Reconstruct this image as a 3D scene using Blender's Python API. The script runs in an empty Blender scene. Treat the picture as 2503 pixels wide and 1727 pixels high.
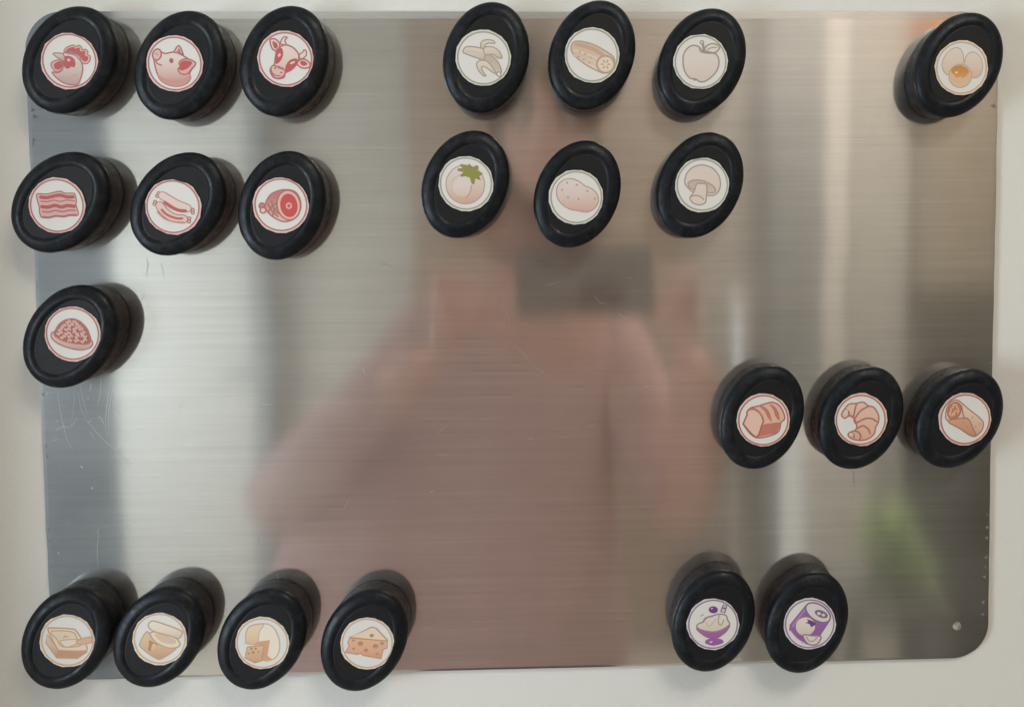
import bpy, bmesh, math, random
from mathutils import Vector, Matrix
from mathutils.geometry import tessellate_polygon
import mathutils.noise as mn
rnd = random.Random(7)
S = bpy.context.scene
COL = S.collection
rad = math.radians

# ------------------------------------------------------------------ camera
cam_d = bpy.data.cameras.new('camera'); cam = bpy.data.objects.new('camera', cam_d); COL.objects.link(cam)
R0 = (0.9993594883507066, -0.008316575213970272, 0.03480585611824376)
R1 = (-0.010336029660456337, -0.9982485873307305, 0.058248814434796015)
R2 = (0.034260466054501906, -0.0585712597517887, -0.9976951578497397)
CP = (0.023640561002849107, 0.06386671542069149, 0.5466729336840241)
def w3(p): return Vector((p[0], -p[2], p[1]))       # board plane frame -> world
ax, ay, az = w3(R0), -w3(R1), -w3(R2)
mw = Matrix((ax, ay, az)).transposed().to_4x4(); mw.translation = w3(CP)
cam.matrix_world = mw
cam_d.sensor_width = 36; cam_d.lens = 2200 / 2503 * 36
cam_d.shift_x = (1251.5 - 1450.63) / 2503; cam_d.shift_y = (719.22 - 863.5) / 2503
cam_d.clip_start = 0.01; cam_d.clip_end = 50
S.camera = cam
# ------------------------------------------------------------------ light
S.view_settings.view_transform = 'Standard'; S.view_settings.look = 'None'
S.view_settings.exposure = 0.0; S.view_settings.gamma = 1
wd = bpy.data.worlds.new('World'); S.world = wd; wd.use_nodes = True
wd.node_tree.nodes['Background'].inputs[0].default_value = (0.75, 0.85, 1.0, 1)
wd.node_tree.nodes['Background'].inputs[1].default_value = 0.35
def area(name, loc, direction, sx, sy, power, color):
    l = bpy.data.lights.new(name, 'AREA'); l.shape = 'RECTANGLE'; l.size = sx; l.size_y = sy
    l.energy = power; l.color = color
    o = bpy.data.objects.new(name, l); COL.objects.link(o); o.location = loc
    o.rotation_euler = Vector(direction).to_track_quat('-Z', 'Z').to_euler()
    return o
area('window_daylight', (-2.26, -1.75, -.28), (1, 0, 0), 1.3, 1.5, 79, (0.81, 0.925, 1.0))
area('added_fill_light', (0.5, -.95, 1.02), (-0.1, 0.3, -1), 0.5, 0.5, 14, (1.0, 0.90, 0.78))  # added warm overhead fill, evens out the light on the board wall
area('added_fill_light', (1.0, -1.65, 1.02), (0, -0.7, -1), 0.5, 0.5, 31, (1.0, 0.93, 0.84))  # added overhead fill, brightens the right side of the reflected room
try:
    S.cycles.max_bounces = 8; S.cycles.diffuse_bounces = 4; S.cycles.glossy_bounces = 4
    S.cycles.sample_clamp_indirect = 6; S.cycles.use_denoising = True
except Exception: pass

# ------------------------------------------------------------------ helpers
def lin(c):
    return tuple(((v/255)/12.92 if v/255 <= .04045 else ((v/255+.055)/1.055)**2.4) for v in c)
def mat(name, color, rough=.5, metal=0., spec=.5, bump=None, var=None):
    """color: linear rgb; bump=(scale,strength,dist); var=(scale,amount)"""
    m = bpy.data.materials.new(name); m.use_nodes = True
    nt = m.node_tree; b = nt.nodes['Principled BSDF']
    b.inputs['Base Color'].default_value = (*color, 1)
    b.inputs['Roughness'].default_value = rough; b.inputs['Metallic'].default_value = metal
    b.inputs['Specular IOR Level'].default_value = spec
    tc = nt.nodes.new('ShaderNodeTexCoord')
    if var:
        n = nt.nodes.new('ShaderNodeTexNoise'); n.inputs['Scale'].default_value = var[0]; n.inputs['Detail'].default_value = 5
        nt.links.new(tc.outputs['Object'], n.inputs['Vector'])
        mx = nt.nodes.new('ShaderNodeMix'); mx.data_type = 'RGBA'
        mx.inputs[6].default_value = (*[c*(1-var[1]) for c in color], 1)
        mx.inputs[7].default_value = (*[min(1, c*(1+var[1])) for c in color], 1)
        nt.links.new(n.outputs['Fac'], mx.inputs[0]); nt.links.new(mx.outputs[2], b.inputs['Base Color'])
    if bump:
        n = nt.nodes.new('ShaderNodeTexNoise'); n.inputs['Scale'].default_value = bump[0]; n.inputs['Detail'].default_value = 4
        nt.links.new(tc.outputs['Object'], n.inputs['Vector'])
        bp = nt.nodes.new('ShaderNodeBump'); bp.inputs['Strength'].default_value = bump[1]; bp.inputs['Distance'].default_value = bump[2]
        nt.links.new(n.outputs['Fac'], bp.inputs['Height']); nt.links.new(bp.outputs['Normal'], b.inputs['Normal'])
    return m
def link(name, me, mats, parent=None, smooth=False):
    if not isinstance(mats, (list, tuple)): mats = [mats]
    for m in mats:
        if m.name not in me.materials: me.materials.append(m)
    if smooth:
        for p in me.polygons: p.use_smooth = True
    o = bpy.data.objects.new(name, me); COL.objects.link(o)
    if parent: o.parent = parent
    return o
def tag(o, label=None, cat=None, group=None, kind=None):
    if label: o['label'] = label
    if cat: o['category'] = cat
    if group: o['group'] = group
    if kind: o['kind'] = kind
    return o
def empty(name, loc=(0, 0, 0)):
    o = bpy.data.objects.new(name, None); COL.objects.link(o); o.location = loc; o.empty_display_size = .02; return o
def box_me(name, x0, x1, y0, y1, z0, z1, bev=0.0):
    bm = bmesh.new(); bmesh.ops.create_cube(bm, size=1)
    for v in bm.verts:
        v.co = Vector(((x0+x1)/2 + v.co.x*(x1-x0), (y0+y1)/2 + v.co.y*(y1-y0), (z0+z1)/2 + v.co.z*(z1-z0)))
    if bev > 0: bmesh.ops.bevel(bm, geom=bm.edges[:], offset=bev, segments=2, affect='EDGES')
    me = bpy.data.meshes.new(name); bm.to_mesh(me); bm.free(); return me
def box(name, x0, x1, y0, y1, z0, z1, m, parent=None, bev=0.0):
    return link(name, box_me(name, x0, x1, y0, y1, z0, z1, bev), m, parent)
def spline(pts, closed=True, n=6):
    P = [Vector((p[0], p[1])) for p in pts]; L = len(P); out = []
    rng = range(L) if closed else range(L-1)
    for i in rng:
        p1, p2 = P[i], P[(i+1) % L]
        p0 = P[(i-1) % L] if closed or i > 0 else p1
        p3 = P[(i+2) % L] if closed or i+2 < L else p2
        for k in range(n):
            t = k/n
            out.append(0.5*((2*p1)+(p2-p0)*t+(2*p0-5*p1+4*p2-p3)*t*t+(3*p1-p0-3*p2+p3)*t**3))
    if not closed: out.append(P[-1])
    return out

# ------------------------------------------------------------------ materials
M_wall = mat('white wall paint', (0.73, 0.735, 0.70), .6, bump=(420, .35, .0005), var=(9, .02))
M_paint = mat('room wall paint', (0.44, 0.405, 0.36), .7, var=(2, .04))
M_ceil = mat('ceiling paint', (0.8, 0.79, 0.76), .8)
M_floor = mat('wood floor', (0.58, 0.52, 0.44), .45, var=(6, .2))
M_white = mat('white gloss paint', (0.53, 0.51, 0.465), .45)
M_chest = mat('white lacquer', (0.86, 0.83, 0.78), .5)
M_slate = mat('slate blue door paint', (0.055, 0.11, 0.195), .7, var=(20, .1))
M_grey = mat('grey laminate', (0.215, 0.22, 0.22), .5)
M_wood = mat('oak veneer', (0.34, 0.28, 0.205), .5, var=(8, .15))
M_orange = mat('orange cloth', (0.62, 0.23, 0.07), .7)
M_dark = mat('dark grey enamel', (0.055, 0.058, 0.055), .4)
M_green = mat('green leaf', (0.52, 0.68, 0.33), .5)
M_terra = mat('grey glazed clay', (0.16, 0.16, 0.15), .8)
M_chrome = mat('chrome', (0.9, 0.9, 0.9), .15, metal=1)
M_skin = mat('skin', (0.82, 0.47, 0.38), .5, var=(30, .08))
M_shirt = mat('dusty pink cotton', (0.72, 0.47, 0.455), .9, var=(12, .12))
M_hair = mat('brown hair', (0.16, 0.09, 0.05), .5, var=(60, .4))
M_jeans = mat('dark denim', (0.05, 0.06, 0.09), .9)
M_phone = mat('phone shell', (0.17, 0.15, 0.135), .5)
M_brown = mat('brown stained wood', (0.29, 0.21, 0.15), .5, var=(7, .15))
M_glass = mat('dark lens glass', (0.01, 0.01, 0.012), .05)

# brushed steel: two-lobe metal, fine grain along X
def steel():
    m = bpy.data.materials.new('brushed stainless steel'); m.use_nodes = True
    nt = m.node_tree; N = nt.nodes; L = nt.links
    b1 = N['Principled BSDF']; out = N['Material Output']
    b1.inputs['Metallic'].default_value = 1
    b2 = N.new('ShaderNodeBsdfPrincipled'); b2.inputs['Metallic'].default_value = 1
    tc = N.new('ShaderNodeTexCoord'); mp = N.new('ShaderNodeMapping'); mp.inputs['Scale'].default_value = (14, 1, 1500)
    L.new(tc.outputs['Object'], mp.inputs['Vector'])
    g = N.new('ShaderNodeTexNoise'); g.inputs['Scale'].default_value = 1; g.inputs['Detail'].default_value = 3
    L.new(mp.outputs[0], g.inputs['Vector'])
    mp2 = N.new('ShaderNodeMapping'); mp2.inputs['Scale'].default_value = (5, 1, 260)
    L.new(tc.outputs['Object'], mp2.inputs['Vector'])
    g2 = N.new('ShaderNodeTexNoise'); g2.inputs['Scale'].default_value = 1; g2.inputs['Detail'].default_value = 4
    L.new(mp2.outputs[0], g2.inputs['Vector'])
    add = N.new('ShaderNodeMath'); add.operation = 'ADD'; L.new(g.outputs['Fac'], add.inputs[0]); L.new(g2.outputs['Fac'], add.inputs[1])
    cr = N.new('ShaderNodeMapRange'); cr.inputs['From Min'].default_value = .6; cr.inputs['From Max'].default_value = 1.4
    cr.inputs['To Min'].default_value = .90; cr.inputs['To Max'].default_value = 1.09
    L.new(add.outputs[0], cr.inputs['Value'])
    mx = N.new('ShaderNodeVectorMath'); mx.operation = 'SCALE'; mx.inputs[0].default_value = (0.66, 0.645, 0.615)
    L.new(cr.outputs[0], mx.inputs['Scale'])
    L.new(mx.outputs[0], b1.inputs['Base Color']); L.new(mx.outputs[0], b2.inputs['Base Color'])
    # gentle waviness of the sheet
    wv = N.new('ShaderNodeTexNoise'); wv.inputs['Scale'].default_value = 9; wv.inputs['Detail'].default_value = 1
    L.new(tc.outputs['Object'], wv.inputs['Vector'])
    bp = N.new('ShaderNodeBump'); bp.inputs['Strength'].default_value = 1; bp.inputs['Distance'].default_value = .00035
    L.new(wv.outputs['Fac'], bp.inputs['Height'])
    bp2 = N.new('ShaderNodeBump'); bp2.inputs['Strength'].default_value = .25; bp2.inputs['Distance'].default_value = .000008
    L.new(g.outputs['Fac'], bp2.inputs['Height']); L.new(bp.outputs[0], bp2.inputs['Normal'])
    tg = N.new('ShaderNodeTangent'); tg.direction_type = 'UV_MAP'; tg.uv_map = 'UVMap'
    for b, r, a in ((b1, .085, .6), (b2, .38, .5)):
        b.inputs['Roughness'].default_value = r; b.inputs['Anisotropic'].default_value = a
        L.new(tg.outputs[0], b.inputs['Tangent']); L.new(bp2.outputs[0], b.inputs['Normal'])
    ms = N.new('ShaderNodeMixShader'); 
    sm = N.new('ShaderNodeTexNoise'); sm.inputs['Scale'].default_value = 16; sm.inputs['Detail'].default_value = 2; sm.inputs['Roughness'].default_value = .4
    L.new(tc.outputs['Object'], sm.inputs['Vector'])
    sr = N.new('ShaderNodeMapRange'); sr.inputs['From Min'].default_value = .1; sr.inputs['From Max'].default_value = .9
    sr.inputs['To Min'].default_value = .24; sr.inputs['To Max'].default_value = .42
    L.new(sm.outputs['Fac'], sr.inputs['Value']); L.new(sr.outputs[0], ms.inputs[0])
    L.new(b1.outputs[0], ms.inputs[1]); L.new(b2.outputs[0], ms.inputs[2]); L.new(ms.outputs[0], out.inputs['Surface'])
    return m
M_steel = steel()
M_scratch = mat('bright bare scratch', (0.38, 0.40, 0.41), .4, metal=.8)
M_dust = mat('dark hair', (0.12, 0.11, 0.10), .7)

def rubber():
    m = mat('black rubber', (0.0065, 0.0078, 0.0105), 0.46, spec=.21)
    m.node_tree.nodes['Principled BSDF'].inputs['Specular Tint'].default_value = (.88, .95, 1, 1)
    nt = m.node_tree; N = nt.nodes; L = nt.links; b = N['Principled BSDF']; tc = N['Texture Coordinate']
    n = N.new('ShaderNodeTexNoise'); n.inputs['Scale'].default_value = 240; n.inputs['Detail'].default_value = 8; n.inputs['Roughness'].default_value = .65
    oi = N.new('ShaderNodeObjectInfo'); va = N.new('ShaderNodeVectorMath'); va.operation = 'ADD'
    L.new(tc.outputs['Object'], va.inputs[0])
    sc = N.new('ShaderNodeMath'); sc.operation = 'MULTIPLY'; sc.inputs[1].default_value = 30; L.new(oi.outputs['Random'], sc.inputs[0]); L.new(sc.outputs[0], va.inputs[1])
    L.new(va.outputs[0], n.inputs['Vector'])
    mr = N.new('ShaderNodeMapRange'); mr.inputs['From Min'].default_value = .3; mr.inputs['From Max'].default_value = .75
    mr.inputs['To Min'].default_value = .26; mr.inputs['To Max'].default_value = .60
    L.new(n.outputs['Fac'], mr.inputs['Value']); L.new(mr.outputs[0], b.inputs['Roughness'])
    # pale scuffs
    n2 = N.new('ShaderNodeTexNoise'); n2.inputs['Scale'].default_value = 130; n2.inputs['Detail'].default_value = 10; n2.inputs['Roughness'].default_value = .8
    L.new(va.outputs[0], n2.inputs['Vector'])
    m2 = N.new('ShaderNodeMapRange'); m2.inputs['From Min'].default_value = .48; m2.inputs['From Max'].default_value = .80; m2.inputs['To Max'].default_value = .38
    L.new(n2.outputs['Fac'], m2.inputs['Value'])
    mx = N.new('ShaderNodeMix'); mx.data_type = 'RGBA'; mx.inputs[6].default_value = (0.0065, 0.0078, 0.0105, 1); mx.inputs[7].default_value = (0.085, 0.088, 0.095, 1)
    L.new(m2.outputs[0], mx.inputs[0]); L.new(mx.outputs[2], b.inputs['Base Color'])
    bp = N.new('ShaderNodeBump'); bp.inputs['Strength'].default_value = .5; bp.inputs['Distance'].default_value = .00022
    L.new(n.outputs['Fac'], bp.inputs['Height']); L.new(bp.outputs[0], b.inputs['Normal'])
    return m
M_rub = rubber()
M_face = mat('matte black rubber face', (0.0095, 0.0102, 0.0118), .5, spec=.24, bump=(420, .4, .00018), var=(260, .5))
M_paper = mat('white paper', (0.71, 0.70, 0.675), .75, bump=(500, .15, .0002))
M_ink = bpy.data.materials.new('printed ink'); M_ink.use_nodes = True
_a = M_ink.node_tree.nodes.new('ShaderNodeVertexColor'); _a.layer_name = 'ink'
_b = M_ink.node_tree.nodes['Principled BSDF']; _b.inputs['Roughness'].default_value = .75
M_ink.node_tree.links.new(_a.outputs['Color'], _b.inputs['Base Color'])

# ------------------------------------------------------------------ the room
FZ, CZ = -1.46, 1.12
tag(box('wall', -2.3, 2.3, .0027, .10, FZ, CZ, M_wall), kind='structure')
tag(box('floor', -2.4, 2.4, -3.0, .1, FZ-.1, FZ, M_floor), kind='structure')
tag(box('ceiling', -2.4, 2.4, -3.0, .1, CZ, CZ+.1, M_ceil), kind='structure')
tag(box('wall', -2.4, 2.4, -3.0, -2.9, FZ, CZ, M_paint), kind='structure')
tag(box('wall', 2.3, 2.4, -2.9, .004, FZ, CZ, M_paint), kind='structure')
# left wall with the window opening
wl = tag(box('wall', -2.4, -2.3, -2.9, -2.5, FZ, CZ, M_paint), kind='structure')
tag(box('wall', -2.4, -2.3, -1.0, .004, FZ, CZ, M_paint), kind='structure')
tag(box('wall', -2.4, -2.3, -2.5, -1.0, FZ, -1.05, M_paint), kind='structure')
tag(box('wall', -2.4, -2.3, -2.5, -1.0, .5, CZ, M_paint), kind='structure')
win = tag(empty('window', (-2.3, -1.75, -1.05)), 'white framed window with two panes in the side wall', 'window')
for nm, b in (('frame', (-2.5, -2.44, -1.05, .5)), ('frame', (-1.06, -1.0, -1.05, .5)), ('mullion', (-1.775, -1.725, -.99, .44))):
    o = box(nm, -2.29, -2.22, b[0], b[1], b[2], b[3], M_white); o.parent = win; o.matrix_parent_inverse = Matrix.Translation((2.3, 1.75, 1.05))
for z0 in (-1.05, .44):
    o = box('frame', -2.29, -2.22, -2.44, -1.06, z0, z0+.06, M_white); o.parent = win; o.matrix_parent_inverse = Matrix.Translation((2.3, 1.75, 1.05))

def adopt(root, *objs):
    for o in objs:
        o.parent = root; o.matrix_parent_inverse = Matrix.Translation(-Vector(root.location))
# slate curtain (pleated)
def curtain(x0, x1, y, z0, z1, m, name):
    bm = bmesh.new(); n = 60; prev = None
    for i in range(n+1):
        x = x0+(x1-x0)*i/n; yy = y+.03*math.sin(i*1.1)
        a = bm.verts.new((x, yy, z0)); b = bm.verts.new((x, yy, z1))
        if prev: bm.faces.new((prev[0], a, b, prev[1]))
        prev = (a, b)
    me = bpy.data.meshes.new(name); bm.to_mesh(me); bm.free()
    o = link(name, me, m, smooth=True); s = o.modifiers.new('t', 'SOLIDIFY'); s.thickness = .004; return o
od = tag(empty('open_door', (-1.0, -1.2, FZ)), 'slate blue open door leaf standing between the window and the white door', 'door')
adopt(od, box('door_leaf', -1.02, -.98, -1.50, -1.02, FZ+.01, CZ-.03, M_slate), box('handle', -.98, -.93, -1.42, -1.40, -.42, -.40, M_chrome, bev=.004))
door = tag(empty('door', (-1.35, -2.86, FZ)), 'cream white door in the far wall behind the photographer', 'door')
adopt(door, box('door_leaf', -1.64, -1.14, -2.89, -2.84, FZ+.01, .62, M_white),
      box('frame', -1.13, -1.07, -2.89, -2.80, FZ, .68, M_grey), box('frame', -1.64, -1.13, -2.89, -2.80, .63, .68, M_white),
      box('handle', -1.24, -1.16, -2.83, -2.80, -.42, -.40, M_chrome, bev=.004))
cab = tag(empty('tall_cabinet', (.875, -2.8, FZ)), 'tall grey laminate cabinet beside the pale door frame', 'cabinet')
adopt(cab, box('side_panel', .775, .97, -2.89, -2.70, FZ, CZ-.02, M_grey), box('door', .78, .965, -2.70, -2.68, FZ+.08, CZ-.06, M_grey))
pd = tag(empty('wardrobe', (1.15, -2.8, FZ)), 'pale wardrobe with two flat doors by the oak cupboard', 'wardrobe')
adopt(pd, box('door', .985, 1.085, -2.89, -2.75, FZ, CZ-.02, M_chest), box('door', 1.10, 1.31, -2.89, -2.76, FZ, CZ-.02, M_white))
cup = tag(empty('oak_cupboard', (1.7, -2.7, -.18)), 'oak veneer wall cupboard above the dark stove', 'cupboard')
adopt(cup, box('carcass', 1.33, 2.1, -2.89, -2.56, -.14, .68, M_wood), box('door', 1.34, 1.70, -2.56, -2.54, -.13, .67, M_wood), box('door', 1.71, 2.09, -2.56, -2.54, -.13, .67, M_wood))
tag(box('orange_box', 1.30, 1.60, -2.85, -2.5, .685, 1.0, M_orange, bev=.01), 'orange storage box on top of the oak cupboard', 'box')
st = tag(empty('stove', (1.7, -2.6, FZ)), 'dark grey enamel stove standing below the oak cupboard', 'stove')
adopt(st, box('body', 1.31, 2.0, -2.85, -2.2, FZ, -.54, M_dark, bev=.01), box('backsplash', 1.33, 2.0, -2.89, -2.86, -.54, -.40, M_dark), box('handle', 1.36, 1.95, -2.19, -2.16, -.62, -.60, M_chrome, bev=.006))
bk = tag(empty('wide_cupboard', (-.05, -2.85, FZ)), 'tall brown wooden cupboard with two doors behind the person', 'cupboard')
adopt(bk, box('carcass', -.52, .43, -2.89, -2.72, FZ, .95, M_brown), box('door', -.51, -.05, -2.72, -2.70, FZ+.08, .93, M_brown), box('door', -.04, .42, -2.72, -2.70, FZ+.08, .93, M_brown))
pole = tag(empty('floor_lamp', (.64, -2.6, FZ)), 'slim chrome floor lamp beside the grey cabinet', 'lamp')
def cyl(name, x, y, z0, z1, r, m, r2=None):
    bm = bmesh.new(); bmesh.ops.create_cone(bm, cap_ends=True, segments=24, radius1=r, radius2=r2 or r, depth=z1-z0)
    for v in bm.verts: v.co += Vector((x, y, (z0+z1)/2))
    me = bpy.data.meshes.new(name); bm.to_mesh(me); bm.free(); return link(name, me, m, smooth=False)
adopt(pole, cyl('base', .64, -2.6, FZ, FZ+.02, .11, M_chrome), cyl('pole', .64, -2.6, FZ+.02, -.2, .011, M_chrome), cyl('lamp_shade', .64, -2.6, -.2, -.1, .04, M_white, .03))
# houseplant on a white stool, right of the photographer
pl = tag(empty('houseplant', (.75, -1.40, -.72)), 'small leafy green houseplant in a grey pot on a grey stool', 'plant')
adopt(pl, cyl('pot', .75, -1.41, -.72, -.675, .035, M_terra, .045))
bm = bmesh.new()
for k in range(60):
    a = rnd.uniform(0, 6.28); e = rnd.uniform(.2, 1.3); Lf = rnd.uniform(.04, .07)
    d = Vector((math.cos(a)*math.cos(e), math.sin(a)*math.cos(e), math.sin(e))); side = d.cross(Vector((0, 0, 1))).normalized()*.018
    h = rnd.uniform(0, 1); p0 = Vector((.79-.05*h+rnd.uniform(-.015, .015), -1.41, -.70+.11*h)); p1 = p0+d*Lf; p2 = p0+d*Lf*1.75-Vector((0, 0, .02))
    vs = [bm.verts.new(v) for v in (p0, p1+side, p2, p1-side)]; bm.faces.new(vs)
me = bpy.data.meshes.new('foliage'); bm.to_mesh(me); bm.free(); adopt(pl, link('foliage', me, M_green))
sl = tag(empty('stool', (.74, -1.42, FZ)), 'grey stool under the small green houseplant', 'stool')
adopt(sl, box('seat', .62, .86, -1.54, -1.30, -.75, -.72, M_grey, bev=.006), *[box('leg', x, x+.03, y, y+.03, FZ, -.75, M_grey) for x in (.63, .82) for y in (-1.53, -1.34)], box('shelf', .63, .85, -1.53, -1.31, -1.1, -1.08, M_grey))
ch = tag(empty('brightener', (.81, -2.1, FZ)), 'narrow white chest with drawers added in front of the pale wardrobe', 'brightener')  # white drawer box added to brighten the lower right of the reflection
adopt(ch, box('body', .70, .91, -2.25, -2.0, FZ, -.52, M_chest, bev=.006), box('drawer', .71, .90, -1.998, -1.985, -.75, -.55, M_chest), box('drawer', .71, .90, -1.998, -1.985, -1.0, -.77, M_chest))
side = tag(empty('side_cabinet', (1.3, -1.6, FZ)), 'low dark cabinet to the right of the grey stool', 'cabinet')
adopt(side, box('top', .90, 1.7, -1.72, -1.34, -.78, -.76, M_dark), box('body', .92, 1.68, -1.70, -1.36, FZ, -.78, M_dark))
for lx, ly, lb in ((.5, -.95, 'flat square housing added for the warm fill light nearer the steel board'), (1.0, -1.65, 'flat square housing added for the warm fill light nearer the tall cabinet')):
    lamp = tag(empty('added_fill_housing', (lx, ly, CZ)), lb, 'lamp', 'added fill light housings')  # housings added to go with the two overhead fill lights
    adopt(lamp, box('housing', lx-.28, lx+.28, ly-.28, ly+.28, 1.05, CZ, M_white))
side_c = tag(empty('added_shade_panel', (-.43, -.08, 0)), 'unseen white panel added left of the board to shade the wall', 'shelf')
adopt(side_c, box('side_panel', -.44, -.42, -.12, .0026, -.9, .9, M_white))  # out-of-view panel added to darken the left strip of the wall

# ------------------------------------------------------------------ the steel board
BW, BH, BR = .58, .58/1.443, .0225
def rrect(x0, x1, z0, z1, r, seg=14, sub=70, wob=0.0):
    pts = []
    cs = ((x1-r, z1-r, 0), (x0+r, z1-r, 90), (x0+r, z0+r, 180), (x1-r, z0+r, 270))
    for i, (cx, cz, a0) in enumerate(cs):
        for k in range(seg+1):
            a = rad(a0+90*k/seg); pts.append((cx+r*math.cos(a), cz+r*math.sin(a)))
        nx = cs[(i+1) % 4]; a = rad(a0+90)
        p0 = Vector((cx+r*math.cos(a), cz+r*math.sin(a))); p1 = Vector((nx[0]+r*math.cos(a), nx[1]+r*math.sin(a)))
        for k in range(1, sub):
            p = p0.lerp(p1, k/sub); pts.append((p.x, p.y))
    if wob:
        out = []
        for x, z in pts:
            n = mn.noise(Vector((x*60, z*60, 3)))*wob + mn.noise(Vector((x*9, z*9, 8)))*wob*2
            out.append((x+(n if abs(x) > BW/2-.01 else 0), z+(n*.25 if abs(z) > BH/2-.01 else 0)))
        pts = out
    return pts
board = tag(empty('steel_board', (0, 0, 0)), 'brushed stainless steel magnet board with rounded corners fixed to the white wall', 'magnet board')
outer = rrect(-BW/2, BW/2, -BH/2, BH/2, BR, wob=.0003)
inner = rrect(-BW/2+.0019, BW/2-.0016, -BH/2+.0014, BH/2-.0042, BR-.001)
HX, HZ = None, None
HX, HZ, HR = .2703, -.1800, .0028
hole = [(HX+HR*math.cos(-i/28*2*math.pi), HZ+HR*math.sin(-i/28*2*math.pi)) for i in range(28)]
bm = bmesh.new()
TH = .0014
vi = [bm.verts.new((x, 0, z)) for x, z in inner]
vh = [bm.verts.new((x, 0, z)) for x, z in hole]
for t in tessellate_polygon([[Vector((x, z, 0)) for x, z in inner], [Vector((x, z, 0)) for x, z in hole]]):
    allv = vi+vh
    try: bm.faces.new([allv[i] for i in t])
    except ValueError: pass
vo = [bm.verts.new((x, .00018 if abs(z) > BH/2-.012 and abs(x) < BW/2-.01 else .00003, z)) for x, z in outer]
vb = [bm.verts.new((x, TH, z)) for x, z in outer]
hb = [bm.verts.new((x, TH, z)) for x, z in hole]
n = len(vi)
for i in range(n):
    j = (i+1) % n
    bm.faces.new((vi[i], vi[j], vo[j], vo[i])); bm.faces.new((vo[i], vo[j], vb[j], vb[i]))
for i in range(28):
    j = (i+1) % 28; bm.faces.new((vh[i], vh[j], hb[j], hb[i]))
bmesh.ops.recalc_face_normals(bm, faces=bm.faces[:])
uv = bm.loops.layers.uv.new('UVMap')
for f in bm.faces:
    for l in f.loops: l[uv].uv = (l.vert.co.z*2+.5, l.vert.co.x*2+.5)   # tangent across the grain: the reflection smears up and down
# make sure the sheet faces the room
big = max(bm.faces, key=lambda f: f.calc_area())
if big.normal.y > 0: bmesh.ops.reverse_faces(bm, faces=bm.faces[:])
me = bpy.data.meshes.new('steel_sheet'); bm.to_mesh(me); bm.free()
link('steel_sheet', me, M_steel, board)
for px in (-.24, .24):
    for pz in (-.15, .15): box('mounting_pad', px-.012, px+.012, TH, .0026, pz-.012, pz+.012, M_dark, board)

# image pixel of the photograph's board plane -> board coordinates (used only to lay out measured positions)
def on_board(u, v, h=0.0):
    d = ((u-1450.63)/2200, (v-719.22)/2200, 1)
    D = [R0[i]*d[0]+R1[i]*d[1]+R2[i]*d[2] for i in range(3)]
    s = (h-CP[2])/D[2]; return CP[0]+D[0]*s, CP[1]+D[1]*s
def ribbon(bm, pts, w0, w1, y=-.00006):
    P = spline(pts, False, 8); L = len(P); prev = None
    for i, p in enumerate(P):
        d = (P[min(i+1, L-1)]-P[max(i-1, 0)])
        if d.length == 0: continue
        d.normalize(); t = i/(L-1); w = (w0+(w1-w0)*t)*(.35+.65*math.sin(math.pi*min(max(t, .04), .96)))*.5
        a = bm.verts.new((p.x-d.y*w, y, p.y+d.x*w)); b = bm.verts.new((p.x+d.y*w, y, p.y-d.x*w))
        if prev: bm.faces.new((prev[0], prev[1], b, a))
        prev = (a, b)
def scr(zx, zy, s, pts): return [on_board(zx+x/s, zy+y/s) for x, y in pts]
bm = bmesh.new()
z2 = lambda *p: scr(60, 880, 5.32, p)
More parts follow.
